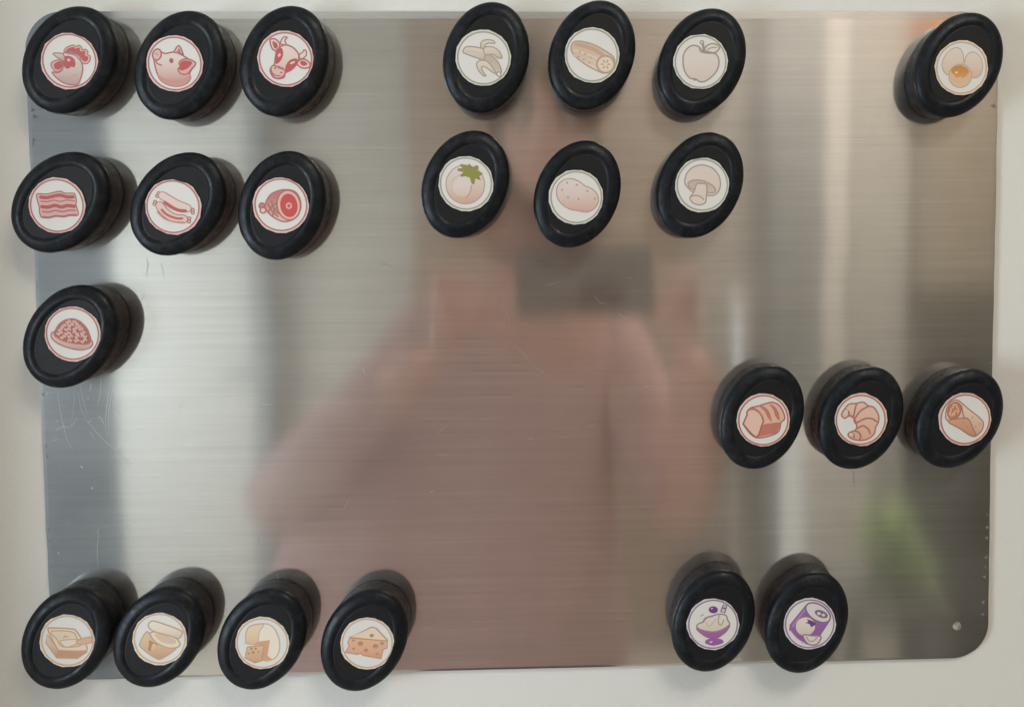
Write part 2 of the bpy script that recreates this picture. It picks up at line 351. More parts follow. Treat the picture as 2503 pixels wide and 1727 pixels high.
for p, w in ((z2((430, 390), (450, 560), (495, 800), (520, 900), (560, 1050), (630, 1170)), 1.1), (z2((400, 912), (480, 870), (540, 865), (585, 890)), 1.3),
             (z2((590, 870), (640, 820), (670, 770), (700, 740)), 1.0), (z2((645, 390), (645, 540), (625, 720), (600, 880)), .6),
             (z2((720, 320), (760, 500), (800, 650), (830, 720)), .9), (z2((690, 400), (740, 640), (790, 730), (850, 750)), .7),
             (z2((770, 750), (850, 830), (950, 950), (1080, 1080), (1250, 1220), (1370, 1340)), 1.2), (z2((820, 810), (875, 765)), 1.2),
             (z2((995, 210), (990, 330), (975, 480), (945, 600)), 1.2), (z2((1130, 250), (1100, 400), (1070, 600), (1055, 780), (1075, 1010)), 1.2),
             (z2((1170, 240), (1130, 450), (1100, 620), (1090, 800), (1110, 1000)), 1.2), (z2((960, 715), (1000, 770), (1050, 860)), 1.5),
             (z2((865, 300), (862, 350), (848, 400)), 1.6), (z2((825, 470), (830, 510)), 1.5), (z2((1200, 600), (1215, 670), (1270, 740)), 1.0),
             (z2((850, 920), (880, 970), (915, 1020)), .8), (z2((400, 805), (440, 780)), 1.0), (z2((360, 1045), (440, 1020)), 1.0),
             (z2((1080, 290), (1200, 480), (1250, 620)), .5), (z2((1120, 770), (1250, 900), (1380, 950)), .5), (z2((1000, 230), (1150, 300), (1330, 200)), .4),
             (z2((730, 1370), (760, 1400)), 3.0), (z2((240, 450), (300, 430), (290, 400)), .8),
             (scr(60, 1150, 5.32, ((970, 800), (950, 950), (945, 1100), (965, 1300))), 1.3), (scr(60, 1150, 5.32, ((965, 735), (940, 820))), 1.2),
             (scr(60, 1150, 5.32, ((865, 215), (895, 235))), 3.2), (scr(60, 1150, 5.32, ((430, 1045), (455, 1090))), 2.2), (scr(60, 1150, 5.32, ((1290, 740), (1370, 660))), 2.0),
             (scr(60, 1150, 5.32, ((1240, 620), (1300, 600))), .8),
             (scr(950, 500, 2.57, ((725, 570), (712, 620), (740, 680), (765, 750))), 1.5), (scr(950, 500, 2.57, ((790, 880), (860, 950), (930, 1030), (1010, 1072))), 1.2),
             (scr(950, 500, 2.57, ((980, 508), (1070, 487))), 1.2), (scr(950, 500, 2.57, ((1290, 570), (1330, 615), (1372, 622))), 1.3),
             (scr(950, 500, 2.57, ((1490, 463), (1530, 458))), 1.0), (scr(950, 500, 2.57, ((1120, 1158), (1190, 1162))), 1.0), (scr(950, 500, 2.57, ((1600, 1145), (1640, 1138))), 1.2),
             (scr(950, 500, 2.57, ((1440, 680), (1490, 715))), 1.0), (scr(950, 500, 2.57, ((870, 1468), (915, 1470))), .9), (scr(950, 500, 2.57, ((1250, 1392), (1310, 1378))), .9),
             (scr(950, 500, 2.57, ((300, 1440), (370, 1380))), .8), (scr(300, 600, 2.66, ((1650, 120), (1700, 118), (1770, 145))), 2.0),
             (scr(300, 600, 2.66, ((1560, 790), (1575, 835))), .8), (scr(300, 600, 2.66, ((2040, 1355), (2128, 1362))), .8), (scr(300, 600, 2.66, ((900, 1030), (970, 1033))), .8),
             ([on_board(840, 1245), on_board(855, 1215)], .8), ([on_board(1050, 1202), on_board(1060, 1198)], 2.0), ([on_board(678, 1398), on_board(680, 1420)], 1.2)):
    ribbon(bm, p, w*.0003, w*.00022)
for k in range(50):   # hairline marks, mostly where the board is handled
    u = rnd.uniform(110, 320) if k < 35 else rnd.uniform(300, 2380); v = rnd.uniform(950, 1400) if k < 35 else rnd.uniform(320, 1600)
    a = rnd.gauss(0.2, .9); l = rnd.uniform(5, 30)
    ribbon(bm, [on_board(u, v), on_board(u+l*.5*math.cos(a)+rnd.uniform(-.6, .6), v+l*.5*math.sin(a)+rnd.uniform(-.6, .6)), on_board(u+l*math.cos(a), v+l*math.sin(a))], .00009, .00006)
me = bpy.data.meshes.new('scratches'); bm.to_mesh(me); bm.free()
tag(link('scratches', me, M_scratch, board), 'fine pale scratches', kind='stuff')
bm = bmesh.new()    # little glue flakes and nicks on the side edges
def flake(u, v, s, sgn):
    x, z = on_board(u, v)
    ps = [(0, s*.9), (0, -s), (sgn*s*.8, -s*.55), (sgn*s*1.5, s*.05), (sgn*s*.6, s*.35)]
    vs = [bm.verts.new((x+a*(1+rnd.uniform(-.2, .2)), -.00008, z+b)) for a, b in ps]
    if sgn < 0: vs.reverse()
    bm.faces.new(vs)
for u, v, s in ((2416, 1256, .0009), (2416, 1287, .0012), (2414, 1313, .0012), (2413, 1360, .0013), (2411, 1383, .0010), (2409, 1408, .0014), (2406, 1470, .0015), (2424, 885, .0012), (2428, 555, .0013), (2428, 663, .0011), (2431, 415, .001), (2432, 258, .0016), (2405, 1500, .0010)):
    flake(u, v, s*1.1, -1)
for u, v, s in ((111, 1090, .0011), (113, 1115, .0013), (114, 1157, .0014), (117, 1295, .0014), (118, 1325, .0012), (120, 1370, .0008), (80, 341, .0017), (79, 352, .0014), (82, 285, .0016), (77, 268, .0014), (104, 963, .0012)):
    flake(u, v, s*.9, 1)
me = bpy.data.meshes.new('glue_flakes'); bm.to_mesh(me); bm.free()
tag(link('glue_flakes', me, mat('dried glue', (.20, .21, .21), .7), board), 'pale nicks and dried glue along the side edges', kind='stuff')
# hairs and crumbs stuck to the board
def hair(pts, w=.00022):
    bm = bmesh.new(); ribbon(bm, pts, w, w*.6, y=-.00016); me = bpy.data.meshes.new('hair_strand'); bm.to_mesh(me); bm.free()
    return link('hair_strand', me, M_dust)
tag(hair(scr(300, 600, 2.66, ((155, 85), (165, 125), (157, 170), (160, 210)))), 'short dark hair stuck to the steel just below the sausage magnet', 'hair', 'hairs stuck to the steel board')
tag(hair(scr(300, 600, 2.66, ((245, 115), (262, 160), (268, 215))), .00014), 'thin curved hair to the right of the short dark one below the sausage magnet', 'hair', 'hairs stuck to the steel board')
tag(hair(scr(1850, 1100, 2.9, ((680, 140), (686, 200), (696, 262))), .0003), 'straight dark hair hanging below the croissant magnet', 'hair', 'hairs stuck to the steel board')
tag(hair(scr(1850, 1100, 2.9, ((738, 750), (745, 775), (753, 805))), .0003), 'short dark hair above and right of the tin can magnet', 'hair', 'hairs stuck to the steel board')
tag(hair(scr(1850, 1100, 2.9, ((675, 330), (672, 355), (678, 365))), .0002), 'tiny dark hair midway between the croissant and tin can magnets', 'hair', 'hairs stuck to the steel board')
tag(hair(scr(40, 670, 5.32, ((1625, 345), (1650, 300), (1672, 245))), .00016), 'fine hair rising from the right end of the minced meat magnet', 'hair', 'hairs stuck to the steel board')
tag(hair(scr(40, 670, 5.32, ((1690, 425), (1710, 405), (1732, 398))), .00016), 'fine hair poking sideways from the right end of the minced meat magnet', 'hair', 'hairs stuck to the steel board')
tag(hair(scr(40, 670, 5.32, ((1470, 1045-1+0), (1440, 1075), (1425, 1180))), .00014) if False else hair(scr(300, 600, 2.66, ((405, 1005), (375, 1040), (362, 1080))), .00014), 'faint slanted hair in the bright part of the steel left of centre', 'hair', 'hairs stuck to the steel board')

# ------------------------------------------------------------------ magnets
A, B, SEG = .0323, .0244, 112
prof = [(.0010, 0), (.0009, .0035), (.0007, .0080), (.0003, .0130), (0, .0160), (.0003, .0174), (.0009, .0184), (.0018, .0192), (.0030, .0198),
        (.0043, .0203), (.0054, .0206), (.0063, .02065), (.0070, .02052), (.0077, .02025), (.0083, .0200), (.0086, .0197)]
def ell(d, z, jit=0):
    out = []
    for i in range(SEG):
        a = 2*math.pi*i/SEG; x, y = (B-d)*math.cos(a), (A-d)*math.sin(a)
        k = 1+jit*mn.noise(Vector((math.cos(a)*2, math.sin(a)*2, z*200)))
        out.append((x*k, y*k, z))
    return out
def body_mesh():
    bm = bmesh.new(); prev = None
    for d, z in prof:
        ring = [bm.verts.new(p) for p in ell(d, z, .006)]
        if prev:
            for i in range(SEG): bm.faces.new((prev[i], prev[(i+1) % SEG], ring[(i+1) % SEG], ring[i]))
        else: bm.faces.new(list(reversed(ring)))
        prev = ring
    me = bpy.data.meshes.new('body'); bm.to_mesh(me); bm.free(); return me
def face_mesh():
    bm = bmesh.new(); prev = None
    for d, z in ((.0080, .0196), (.0081, .01995), (.0090, .0199), (.0110, .0199), (.016, .0199), (.0205, .0199)):
        ring = [bm.verts.new(p) for p in ell(d, z)]
        if prev:
            for i in range(SEG): bm.faces.new((prev[i], prev[(i+1) % SEG], ring[(i+1) % SEG], ring[i]))
        prev = ring
    bm.faces.new(prev)
    me = bpy.data.meshes.new('recessed_face'); bm.to_mesh(me); bm.free(); return me
BODY, FACE = body_mesh(), face_mesh()
SR, SZ = .0158, .0202     # paper disc radius, seat height

class Pic:
    """flat print: filled shapes and pen strokes in the pixel frame (cx,cy,r) of the disc"""
    def __init__(s, cx, cy, r): s.c = (cx, cy, r); s.k = 1.65; s.bm = bmesh.new(); s.lay = s.bm.loops.layers.float_color.new('ink'); s.z = 0
    def co(s, p): cx, cy, r = s.c; return (p[0]-cx)/r*SR, -(p[1]-cy)/r*SR
    def up(s): s.z += 1; return .00030+s.z*.000006
    def col(s, c):
        k = 1.03
        v = [a*k for a in lin(c)]; g = .3*v[0]+.6*v[1]+.1*v[2]
        return tuple(min(.85, a*.91+g*.09) for a in v)
    def faces(s, tris, vs, cols):
        for t in tris:
            try: f = s.bm.faces.new([vs[i] for i in t])
            except ValueError: continue
            f.normal_update()
            for l, i in zip(f.loops, t): l[s.lay] = (*cols[i], 1)
            if f.normal.z < 0: f.normal_flip()
    def F(s, pts, c, c2=None, sharp=False, line=None, w=9):
        P = [Vector(p) for p in pts] if sharp else spline(pts, True, 5)
        z = s.up(); vs = [s.bm.verts.new((*s.co(p), z)) for p in P]
        y0 = min(p.y for p in P); y1 = max(p.y for p in P); a = s.col(c); b = s.col(c2 or c)
        cols = [tuple(a[k]+(b[k]-a[k])*((p.y-y0)/max(1e-6, y1-y0))**1.8 for k in range(3)) for p in P]
        s.faces(tessellate_polygon([[Vector((p.x, p.y, 0)) for p in P]]), vs, cols)
        if line: s.L(pts, line, w, True, sharp)
    def L(s, pts, c, w=9, closed=False, sharp=False):
        P = [Vector(p) for p in pts] if sharp else spline(pts, closed, 5)
        z = s.up(); L = len(P); a = s.col(c); rows = []
        for i, p in enumerate(P):
            q = P[(i+1) % L] if closed or i < L-1 else p; o = P[i-1] if closed or i > 0 else p
            d = (q-o); d = d.normalized() if d.length else Vector((1, 0)); nrm = Vector((-d.y, d.x))*w/2*(s.k if w < 13 else 1)
            rows.append((s.bm.verts.new((*s.co(p+nrm), z)), s.bm.verts.new((*s.co(p-nrm), z))))
        for i in range(L if closed else L-1):
            j = (i+1) % L; f = s.bm.faces.new((rows[i][0], rows[j][0], rows[j][1], rows[i][1])); f.normal_update()
            if f.normal.z < 0: f.normal_flip()
            for l in f.loops: l[s.lay] = (*a, 1)
        if not closed:
            for e in (P[0], P[-1]): s.E(e.x, e.y, w/2, w/2, 0, c, n=8)
    def E(s, x, y, rx, ry, rot, c, c2=None, line=None, w=8, n=32):
        t = rad(rot); pts = [(x+rx*math.cos(a)*math.cos(t)-ry*math.sin(a)*math.sin(t), y+rx*math.cos(a)*math.sin(t)+ry*math.sin(a)*math.cos(t)) for a in (2*math.pi*i/n for i in range(n))]
        s.F(pts, c, c2, True, line, w)
    def done(s, name):
        me = bpy.data.meshes.new(name); s.bm.to_mesh(me); s.bm.free(); return me
ICON = {}
def chicken():
    p = Pic(849, 749, 330); d = (172, 120, 118); r = (186, 92, 92); k = (216, 170, 163)
    p.F([(795, 640), (815, 600), (850, 578), (905, 562), (930, 580), (970, 566), (1000, 590), (1005, 618), (1045, 612), (1072, 640), (1065, 672), (1095, 695), (1092, 740), (1060, 775), (1015, 780), (985, 750), (975, 700), (930, 665), (870, 650)], k, line=d, w=8)
    p.F([(815, 645), (840, 605), (905, 585), (925, 605), (975, 592), (985, 635), (1040, 632), (1035, 680), (1070, 700), (1065, 740), (1030, 755), (1005, 740), (975, 690), (920, 655), (860, 640)], r)
    p.F([(785, 662), (850, 662), (920, 680), (970, 730), (998, 790), (1000, 860), (975, 950), (935, 1022), (850, 1025), (770, 1000), (700, 950), (645, 880), (700, 885), (745, 870), (775, 820)], (212, 200, 192), (186, 150, 143), line=d, w=10)
    p.F([(785, 700), (850, 688), (905, 722), (922, 780), (905, 822), (870, 815), (850, 832), (820, 838), (790, 815), (770, 760)], r)
    p.E(845, 737, 18, 16, 0, (225, 190, 180))
    p.F([(668, 662), (720, 655), (785, 670), (792, 745), (735, 722), (690, 690)], (208, 190, 182), (180, 150, 145), line=d, w=8)
    p.F([(745, 735), (680, 745), (638, 780), (650, 830), (690, 872), (745, 860), (775, 810), (765, 760)], k, line=d, w=8)
    p.F([(750, 750), (700, 765), (672, 790), (680, 835), (715, 850), (750, 835), (770, 800)], r)
    for q in (((720, 950), (780, 935)), ((790, 985), (830, 940)), ((870, 930), (940, 900))): p.L(q, (190, 160, 152), 7)
    return p
def pig():
    p = Pic(524, 644, 279); d = (165, 108, 104)
    p.F([(390, 530), (440, 545), (530, 530), (600, 560), (650, 590), (720, 640), (700, 690), (672, 740), (678, 790), (640, 840), (560, 868), (470, 858), (390, 815), (350, 740), (325, 620), (330, 560)], (224, 205, 196), (186, 122, 114), line=d, w=9)
    p.F([(350, 745), (420, 790), (520, 810), (620, 790), (676, 750), (675, 800), (630, 845), (560, 868), (470, 858), (390, 815)], (200, 145, 136))
    p.E(355, 555, 42, 56, 18, (218, 180, 172), line=d, w=9)
    p.E(345, 545, 5, 8, 0, d); p.E(358, 556, 5, 8, 0, d)
    p.E(495, 616, 21, 25, 0, (168, 95, 94))
    p.F([(528, 530), (574, 466), (614, 558), (575, 535)], (220, 175, 168), line=d, w=8); p.F([(560, 525), (575, 495), (590, 535)], (185, 110, 108))
    p.F([(570, 640), (600, 608), (665, 600), (735, 642), (692, 700), (645, 748), (585, 745), (557, 702), (580, 675)], (216, 165, 160), line=d, w=8)
    p.F([(582, 640), (612, 616), (680, 620), (698, 645), (652, 692), (600, 712), (568, 700), (580, 672)], (188, 84, 86))
    p.L([(342, 620), (358, 645), (398, 662)], d, 8)
    return p
def cow():
    p = Pic(1644, 597, 282); d = (172, 110, 106); r = (190, 84, 84)
    for h in ([(1600, 445), (1620, 392), (1650, 376), (1668, 386), (1645, 412), (1655, 455)], [(1785, 560), (1822, 528), (1835, 508), (1856, 520), (1852, 568), (1800, 600)]): p.F(h, (222, 205, 200), line=d, w=8)
    p.F([(1495, 408), (1545, 398), (1590, 440), (1582, 492), (1548, 515), (1512, 490)], (222, 190, 184), line=d, w=9); p.F([(1520, 425), (1562, 440), (1570, 478), (1538, 492)], r)
    p.F([(1760, 630), (1830, 600), (1888, 640), (1882, 682), (1820, 692), (1772, 665)], (222, 190, 184), line=d, w=9); p.F([(1790, 632), (1830, 618), (1865, 650), (1820, 668)], r)
    p.F([(1560, 510), (1600, 475), (1660, 458), (1730, 490), (1776, 545), (1780, 590), (1755, 650), (1700, 708), (1640, 738), (1628, 778), (1580, 797), (1520, 782), (1488, 722), (1502, 680), (1532, 650), (1545, 580)], (222, 205, 196), (212, 160, 150), line=d, w=9)
    p.F([(1575, 502), (1612, 488), (1624, 550), (1600, 612), (1560, 648), (1540, 632), (1550, 560)], r); p.F([(1570, 560), (1590, 540), (1600, 560), (1575, 580)], (225, 190, 184))
    p.F([(1638, 722), (1650, 660), (1690, 610), (1752, 594), (1768, 630), (1730, 682), (1670, 722)], r); p.F([(1690, 640), (1730, 620), (1738, 635), (1700, 652)], (225, 190, 184))
    p.F([(1498, 690), (1532, 664), (1580, 690), (1636, 712), (1626, 762), (1580, 790), (1524, 776)], (222, 180, 170), line=d, w=8)
    p.E(1540, 690, 9, 12, 0, r); p.E(1600, 735, 12, 9, -20, r); p.L([(1505, 735), (1540, 762), (1590, 768)], d, 7); p.L([(1572, 668), (1600, 688), (1622, 690)], d, 7)
    return p
def bacon():
    p = Pic(722, 834, 353); d = (168, 112, 110); r = (178, 92, 92)
    p.F([(478, 692), (520, 685), (600, 690), (680, 672), (770, 655), (830, 680), (930, 682), (955, 700), (968, 780), (962, 830), (985, 930), (965, 966), (880, 965), (800, 982), (700, 975), (620, 993), (530, 985), (505, 940), (498, 840), (478, 760)], (216, 168, 164), line=d, w=15)
    p.L([(525, 728), (600, 735), (690, 715), (770, 705), (850, 727), (928, 728)], r, 44)
    p.L([(525, 780), (610, 785), (690, 768), (760, 785), (850, 768), (945, 780)], d, 14)
    p.L([(535, 850), (610, 855), (700, 835), (780, 855), (850, 838), (938, 848)], r, 44)
    p.L([(540, 910), (620, 918), (700, 898), (790, 915), (870, 897), (950, 900)], d, 18)
    p.L([(530, 978), (620, 983), (700, 965), (800, 972), (880, 955), (955, 955)], d, 18)
    return p
def sausages():
    p = Pic(511, 687, 285); d = (174, 116, 113); k = (226, 188, 182)
    for x, y in ((368, 545), (352, 572), (330, 632), (322, 655), (708, 718), (708, 745), (672, 805), (668, 838)): p.E(x, y, 15, 15, 0, k, line=d, w=7)
    s1 = [(405, 568), (470, 608), (560, 662), (655, 700)]; s2 = [(375, 672), (430, 745), (520, 800), (615, 812)]
    p.L(s1, d, 88); p.L(s1, (224, 200, 192), 72); p.L(s2, d, 92); p.L(s2, (224, 190, 182), 74)
    p.L([(430, 640), (500, 690), (570, 722), (635, 728)], (188, 92, 90), 34); p.L([(395, 715), (450, 768), (540, 803), (600, 805)], (186, 98, 95), 24)
    p.L([(350, 735), (420, 805), (520, 840), (610, 845)], (200, 140, 134), 16)
    return p
def ham():
    p = Pic(1600, 665, 275); d = (172, 108, 104)
    p.E(1413, 672, 28, 30, 0, (190, 125, 118), line=d, w=9); p.E(1422, 715, 28, 28, 0, (225, 195, 188), line=d, w=9)
    p.F([(1445, 660), (1490, 572), (1560, 528), (1650, 511), (1740, 530), (1788, 600), (1795, 700), (1750, 782), (1690, 820), (1610, 826), (1520, 782), (1455, 715)], (186, 116, 110), (222, 190, 180), line=d, w=9)
    p.E(1678, 665, 116, 148, -6, (226, 175, 168), line=d, w=9); p.E(1680, 668, 86, 118, -6, (200, 74, 74))
    p.E(1680, 672, 31, 33, 0, (224, 165, 160)); p.E(1680, 672, 15, 18, 0, (188, 90, 88))
    for q in (((1472, 650), (1510, 720), (1570, 780)), ((1510, 620), (1530, 700), (1575, 750)), ((1470, 740), (1510, 680), (1560, 640)), ((1515, 770), (1535, 715), (1560, 690))): p.L(q, d, 9)
    return p
def minced():
    p = Pic(735, 778, 353); d = (172, 112, 106); r = random.Random(3)
    p.F([(465, 795), (510, 748), (700, 850), (930, 845), (985, 890), (960, 950), (860, 983), (740, 972), (600, 925), (500, 862)], (216, 182, 172), (196, 150, 140), line=d, w=10)
    p.F([(505, 778), (540, 700), (580, 645), (650, 598), (740, 583), (815, 605), (872, 652), (920, 712), (945, 780), (962, 860), (920, 905), (800, 902), (650, 872), (560, 830)], (176, 102, 96), line=d, w=12)
    for row, (y, x0, x1) in enumerate(((622, 665, 800), (668, 605, 850), (714, 565, 880), (762, 545, 905), (812, 590, 925), (862, 680, 925))):
        x = x0
        while x < x1-34:
            l = min(r.uniform(44, 70), x1-12-x); a = y+r.uniform(-10, 10); b = y+r.uniform(-10, 10); q = r.choice((-18, 18))
            p.L([(x, a), (x+l*.33, a+q), (x+l*.66, b-q), (x+l, b)], (224, 182, 172), 24); x += l+r.uniform(26, 38)
    return p
def butter():
    p = Pic(541, 892, 277); d = (192, 156, 128)
    p.F([(345, 820), (440, 960), (740, 985), (738, 1010), (640, 1076), (430, 1066), (328, 905)], (216, 194, 168), (180, 132, 102), True, line=d, w=8)
    p.F([(445, 985), (742, 1000), (640, 1072), (432, 1062)], (192, 146, 116), sharp=True)
    p.F([(358, 775), (395, 750), (600, 765), (640, 790), (690, 870), (738, 950), (738, 988), (700, 1000), (485, 990), (440, 965)], (224, 205, 180), line=d, w=9)
    p.F([(390, 785), (595, 795), (640, 860), (680, 940), (500, 950), (440, 870)], (220, 200, 174), line=d, w=7)
    p.F([(478, 885), (640, 878), (650, 915), (545, 955), (500, 935)], (224, 210, 190), line=d, w=6); p.L([(510, 860), (525, 838), (555, 850)], d, 8)
    p.F([(650, 885), (780, 852), (796, 880), (780, 915), (650, 925)], (214, 172, 138), line=d, w=7)
    return p
def yoghurt():
    p = Pic(1525, 870, 285); d = (186, 158, 134)
    p.F([(1395, 785), (1320, 900), (1330, 960), (1465, 1070), (1540, 1082), (1700, 962), (1560, 900), (1450, 860)], (214, 188, 156), (194, 146, 112), line=d, w=8)
    p.F([(1430, 800), (1480, 900), (1600, 965), (1700, 965), (1735, 930), (1700, 870), (1560, 800)], (226, 208, 184), line=d, w=9)
    p.F([(1470, 815), (1530, 890), (1620, 925), (1690, 920), (1680, 875), (1560, 820)], (210, 184, 158))
    p.F([(1412, 730), (1435, 682), (1500, 680), (1740, 778), (1758, 820), (1725, 868), (1650, 842), (1470, 785)], (228, 216, 200), (208, 184, 160), line=d, w=9)
    p.F([(1415, 880), (1460, 905), (1500, 930), (1470, 960), (1440, 1000), (1400, 985), (1410, 940)], (182, 132, 98)); p.F([(1450, 920), (1490, 935), (1455, 985), (1430, 990)], (224, 180, 134))
    return p
def wheel():
    p = Pic(585, 868, 283); d = (198, 172, 148)
    p.F([(412, 850), (420, 745), (460, 682), (560, 658), (655, 665), (720, 720), (760, 820), (766, 920), (740, 1000), (690, 1045), (600, 1055), (560, 950), (510, 885), (420, 868)], (228, 216, 200), line=d, w=8)
    p.F([(414, 850), (424, 745), (462, 686), (560, 664), (608, 672), (560, 740), (542, 855), (500, 875), (430, 866)], (224, 202, 174), (214, 178, 140), line=d, w=6)
    p.F([(505, 882), (540, 850), (666, 835), (655, 900), (636, 1005), (690, 1048), (575, 1060), (600, 900)], (204, 158, 118), sharp=True)
    p.F([(430, 905), (602, 892), (572, 1060), (500, 1078), (400, 1022)], (216, 180, 144), (198, 152, 112), True, line=(186, 142, 108), w=8); p.L([(400, 1022), (420, 985), (520, 1000), (572, 1060)], d, 6, sharp=True)
    for x, y, r_ in ((470, 925, 12), (515, 925, 12), (488, 965, 14), (440, 975, 10), (545, 960, 9)): p.E(x, y, r_, r_, 0, (176, 126, 92))
    return p
def swiss():
    p = Pic(1643, 870, 270); d = (190, 150, 122)
    p.F([(1465, 800), (1690, 700), (1735, 712), (1848, 840), (1845, 852)], (226, 204, 178), sharp=True, line=d, w=9)
    p.F([(1465, 805), (1850, 848), (1840, 920), (1800, 935), (1780, 1030), (1600, 992), (1575, 970), (1540, 978), (1415, 955), (1462, 890), (1448, 855)], (222, 172, 138), (206, 150, 116), True, line=(192, 142, 112), w=8)
    for x, y, r_ in ((1575, 870, 28), (1725, 900, 28), (1628, 940, 22), (1505, 920, 16), (1792, 872, 20), (1740, 982, 15), (1690, 788, 22), (1505, 835, 14)): p.E(x, y, r_, r_*.85, 0, (178, 124, 94), (200, 150, 118))
    return p
def banana():
    p = Pic(583, 629, 310); d = (166, 152, 136); a = (214, 203, 188); b = (190, 174, 154)
    p.F([(360, 550), (385, 515), (430, 506), (520, 515), (592, 540), (604, 600), (590, 658), (500, 628), (400, 592), (362, 570)], a, b, line=d, w=9)
    p.L([(400, 560), (480, 560), (570, 590)], (200, 186, 168), 8)
    p.F([(560, 520), (562, 465), (600, 435), (660, 432), (705, 445), (716, 472), (660, 468), (612, 485), (600, 525)], a, b, line=d, w=8)
    p.F([(590, 545), (620, 510), (700, 515), (765, 560), (795, 632), (750, 632), (690, 592), (610, 600)], a, b, line=d, w=8)
    p.F([(610, 605), (665, 600), (740, 665), (785, 762), (780, 805), (762, 838), (725, 812), (650, 740), (600, 665)], (190, 174, 154), (208, 194, 176), line=d, w=8)
    p.F([(600, 662), (650, 690), (720, 790), (700, 800), (600, 730), (565, 740), (580, 790), (612, 830), (580, 828), (528, 770), (508, 700), (540, 665)], a, (200, 186, 168), line=d, w=8)
    p.F([(735, 800), (770, 790), (775, 830), (750, 840)], (224, 214, 200), line=d, w=7)
    return p
def cucumber():
    p = Pic(1765, 602, 295); d = (178, 154, 132)
    p.F([(1540, 520), (1570, 465), (1640, 455), (1780, 490), (1930, 570), (2005, 640), (1990, 740), (1900, 792), (1815, 765), (1680, 692), (1565, 595)], (204, 176, 150), (224, 212, 200), line=d, w=9)
    p.L([(1600, 490), (1680, 505), (1790, 545), (1880, 600)], (196, 160, 134), 40)
    p.L([(1570, 545), (1680, 580), (1830, 640)], (216, 200, 184), 12); p.L([(1560, 600), (1700, 660), (1820, 720)], (206, 190, 172), 6)
    p.E(1910, 700, 94, 90, 0, (216, 200, 178), line=d, w=11); p.E(1910, 700, 68, 64, 0, (222, 208, 188))
    for k in range(6): p.E(1910+36*math.cos(k*1.05), 700+36*math.sin(k*1.05), 18, 12, k*60, (190, 170, 142))
    for x, y in ((1632, 565), (1692, 590), (1752, 628), (1620, 618), (1676, 648), (1738, 682)): p.E(x, y, 11, 9, 0, (176, 156, 138))
    return p
def apple():
    p = Pic(782, 777, 368); d = (154, 144, 132)
    p.F([(545, 760), (560, 665), (620, 590), (695, 563), (770, 590), (815, 652), (880, 665), (970, 668), (1018, 715), (1032, 800), (1000, 905), (920, 992), (840, 1042), (765, 1045), (720, 1012), (640, 998), (580, 930), (552, 850)], (214, 206, 198), (210, 192, 180), line=d, w=12)
    p.L([(765, 605), (780, 645), (840, 662)], d, 14); p.L([(812, 540), (825, 600), (822, 650)], d, 34); p.E(802, 522, 24, 20, 0, (214, 206, 196), line=d, w=9)
    p.F([(838, 632), (868, 568), (950, 540), (1042, 580), (985, 658), (900, 652)], (216, 208, 198), line=d, w=12); p.L([(865, 625), (930, 595), (1010, 588)], d, 8); p.F([(668, 1002), (742, 1010), (702, 1040)], d, sharp=True)
    return p
def tomato():
    p = Pic(709, 766, 383); d = (188, 156, 146)
    p.E(700, 778, 270, 270, 0, (216, 204, 198), (204, 160, 138), line=d, w=10, n=48)
    p.E(660, 815, 132, 130, 0, (216, 206, 202), (212, 188, 176)); p.L([(785, 790), (770, 880), (705, 965)], d, 10); p.L([(520, 740), (560, 680), (630, 645)], (200, 178, 170), 9)
    p.F([(640, 495), (700, 512), (740, 525), (760, 488), (785, 530), (820, 548), (850, 514), (885, 525), (884, 560), (860, 582), (900, 608), (946, 625), (920, 645), (892, 662), (918, 718), (840, 690), (820, 772), (795, 765), (770, 680), (700, 655), (650, 668), (635, 650), (682, 602), (595, 582), (600, 562), (672, 550), (640, 515)], (142, 140, 62), sharp=True, line=(128, 126, 58), w=5)
    return p
def potato():
    p = Pic(703, 836, 388); d = (182, 150, 138)
    p.F([(425, 765), (450, 660), (530, 592), (640, 574), (740, 610), (840, 680), (930, 720), (1000, 790), (1024, 880), (990, 972), (900, 1038), (820, 1048), (700, 1022), (620, 1010), (520, 950), (450, 870)], (216, 204, 200), (204, 160, 140), line=d, w=10)
    for x, y in ((578, 630), (715, 662), (865, 750), (505, 730), (587, 838), (738, 862), (970, 860)): p.E(x, y, 15, 15, 0, (178, 150, 142))
    return p
def mushroom():
    p = Pic(859, 784, 372); d = (168, 148, 136)
    p.F([(620, 740), (640, 640), (705, 560), (800, 515), (900, 515), (1010, 560), (1090, 660), (1112, 770), (1090, 862), (1030, 920), (940, 925), (740, 880), (650, 805)], (212, 200, 190), (210, 192, 180), line=d, w=11)
    p.F([(665, 760), (720, 722), (800, 715), (900, 735), (1000, 790), (1042, 850), (1020, 885), (920, 882), (780, 850), (690, 820)], (192, 174, 160), (204, 188, 174), line=d, w=11)
    p.F([(785, 770), (850, 762), (922, 790), (912, 990), (888, 1036), (820, 1053), (740, 1032), (692, 975), (700, 940), (750, 862)], (214, 200, 190), line=d, w=11); p.L([(702, 945), (760, 925), (830, 938), (882, 985)], d, 11)
    return p
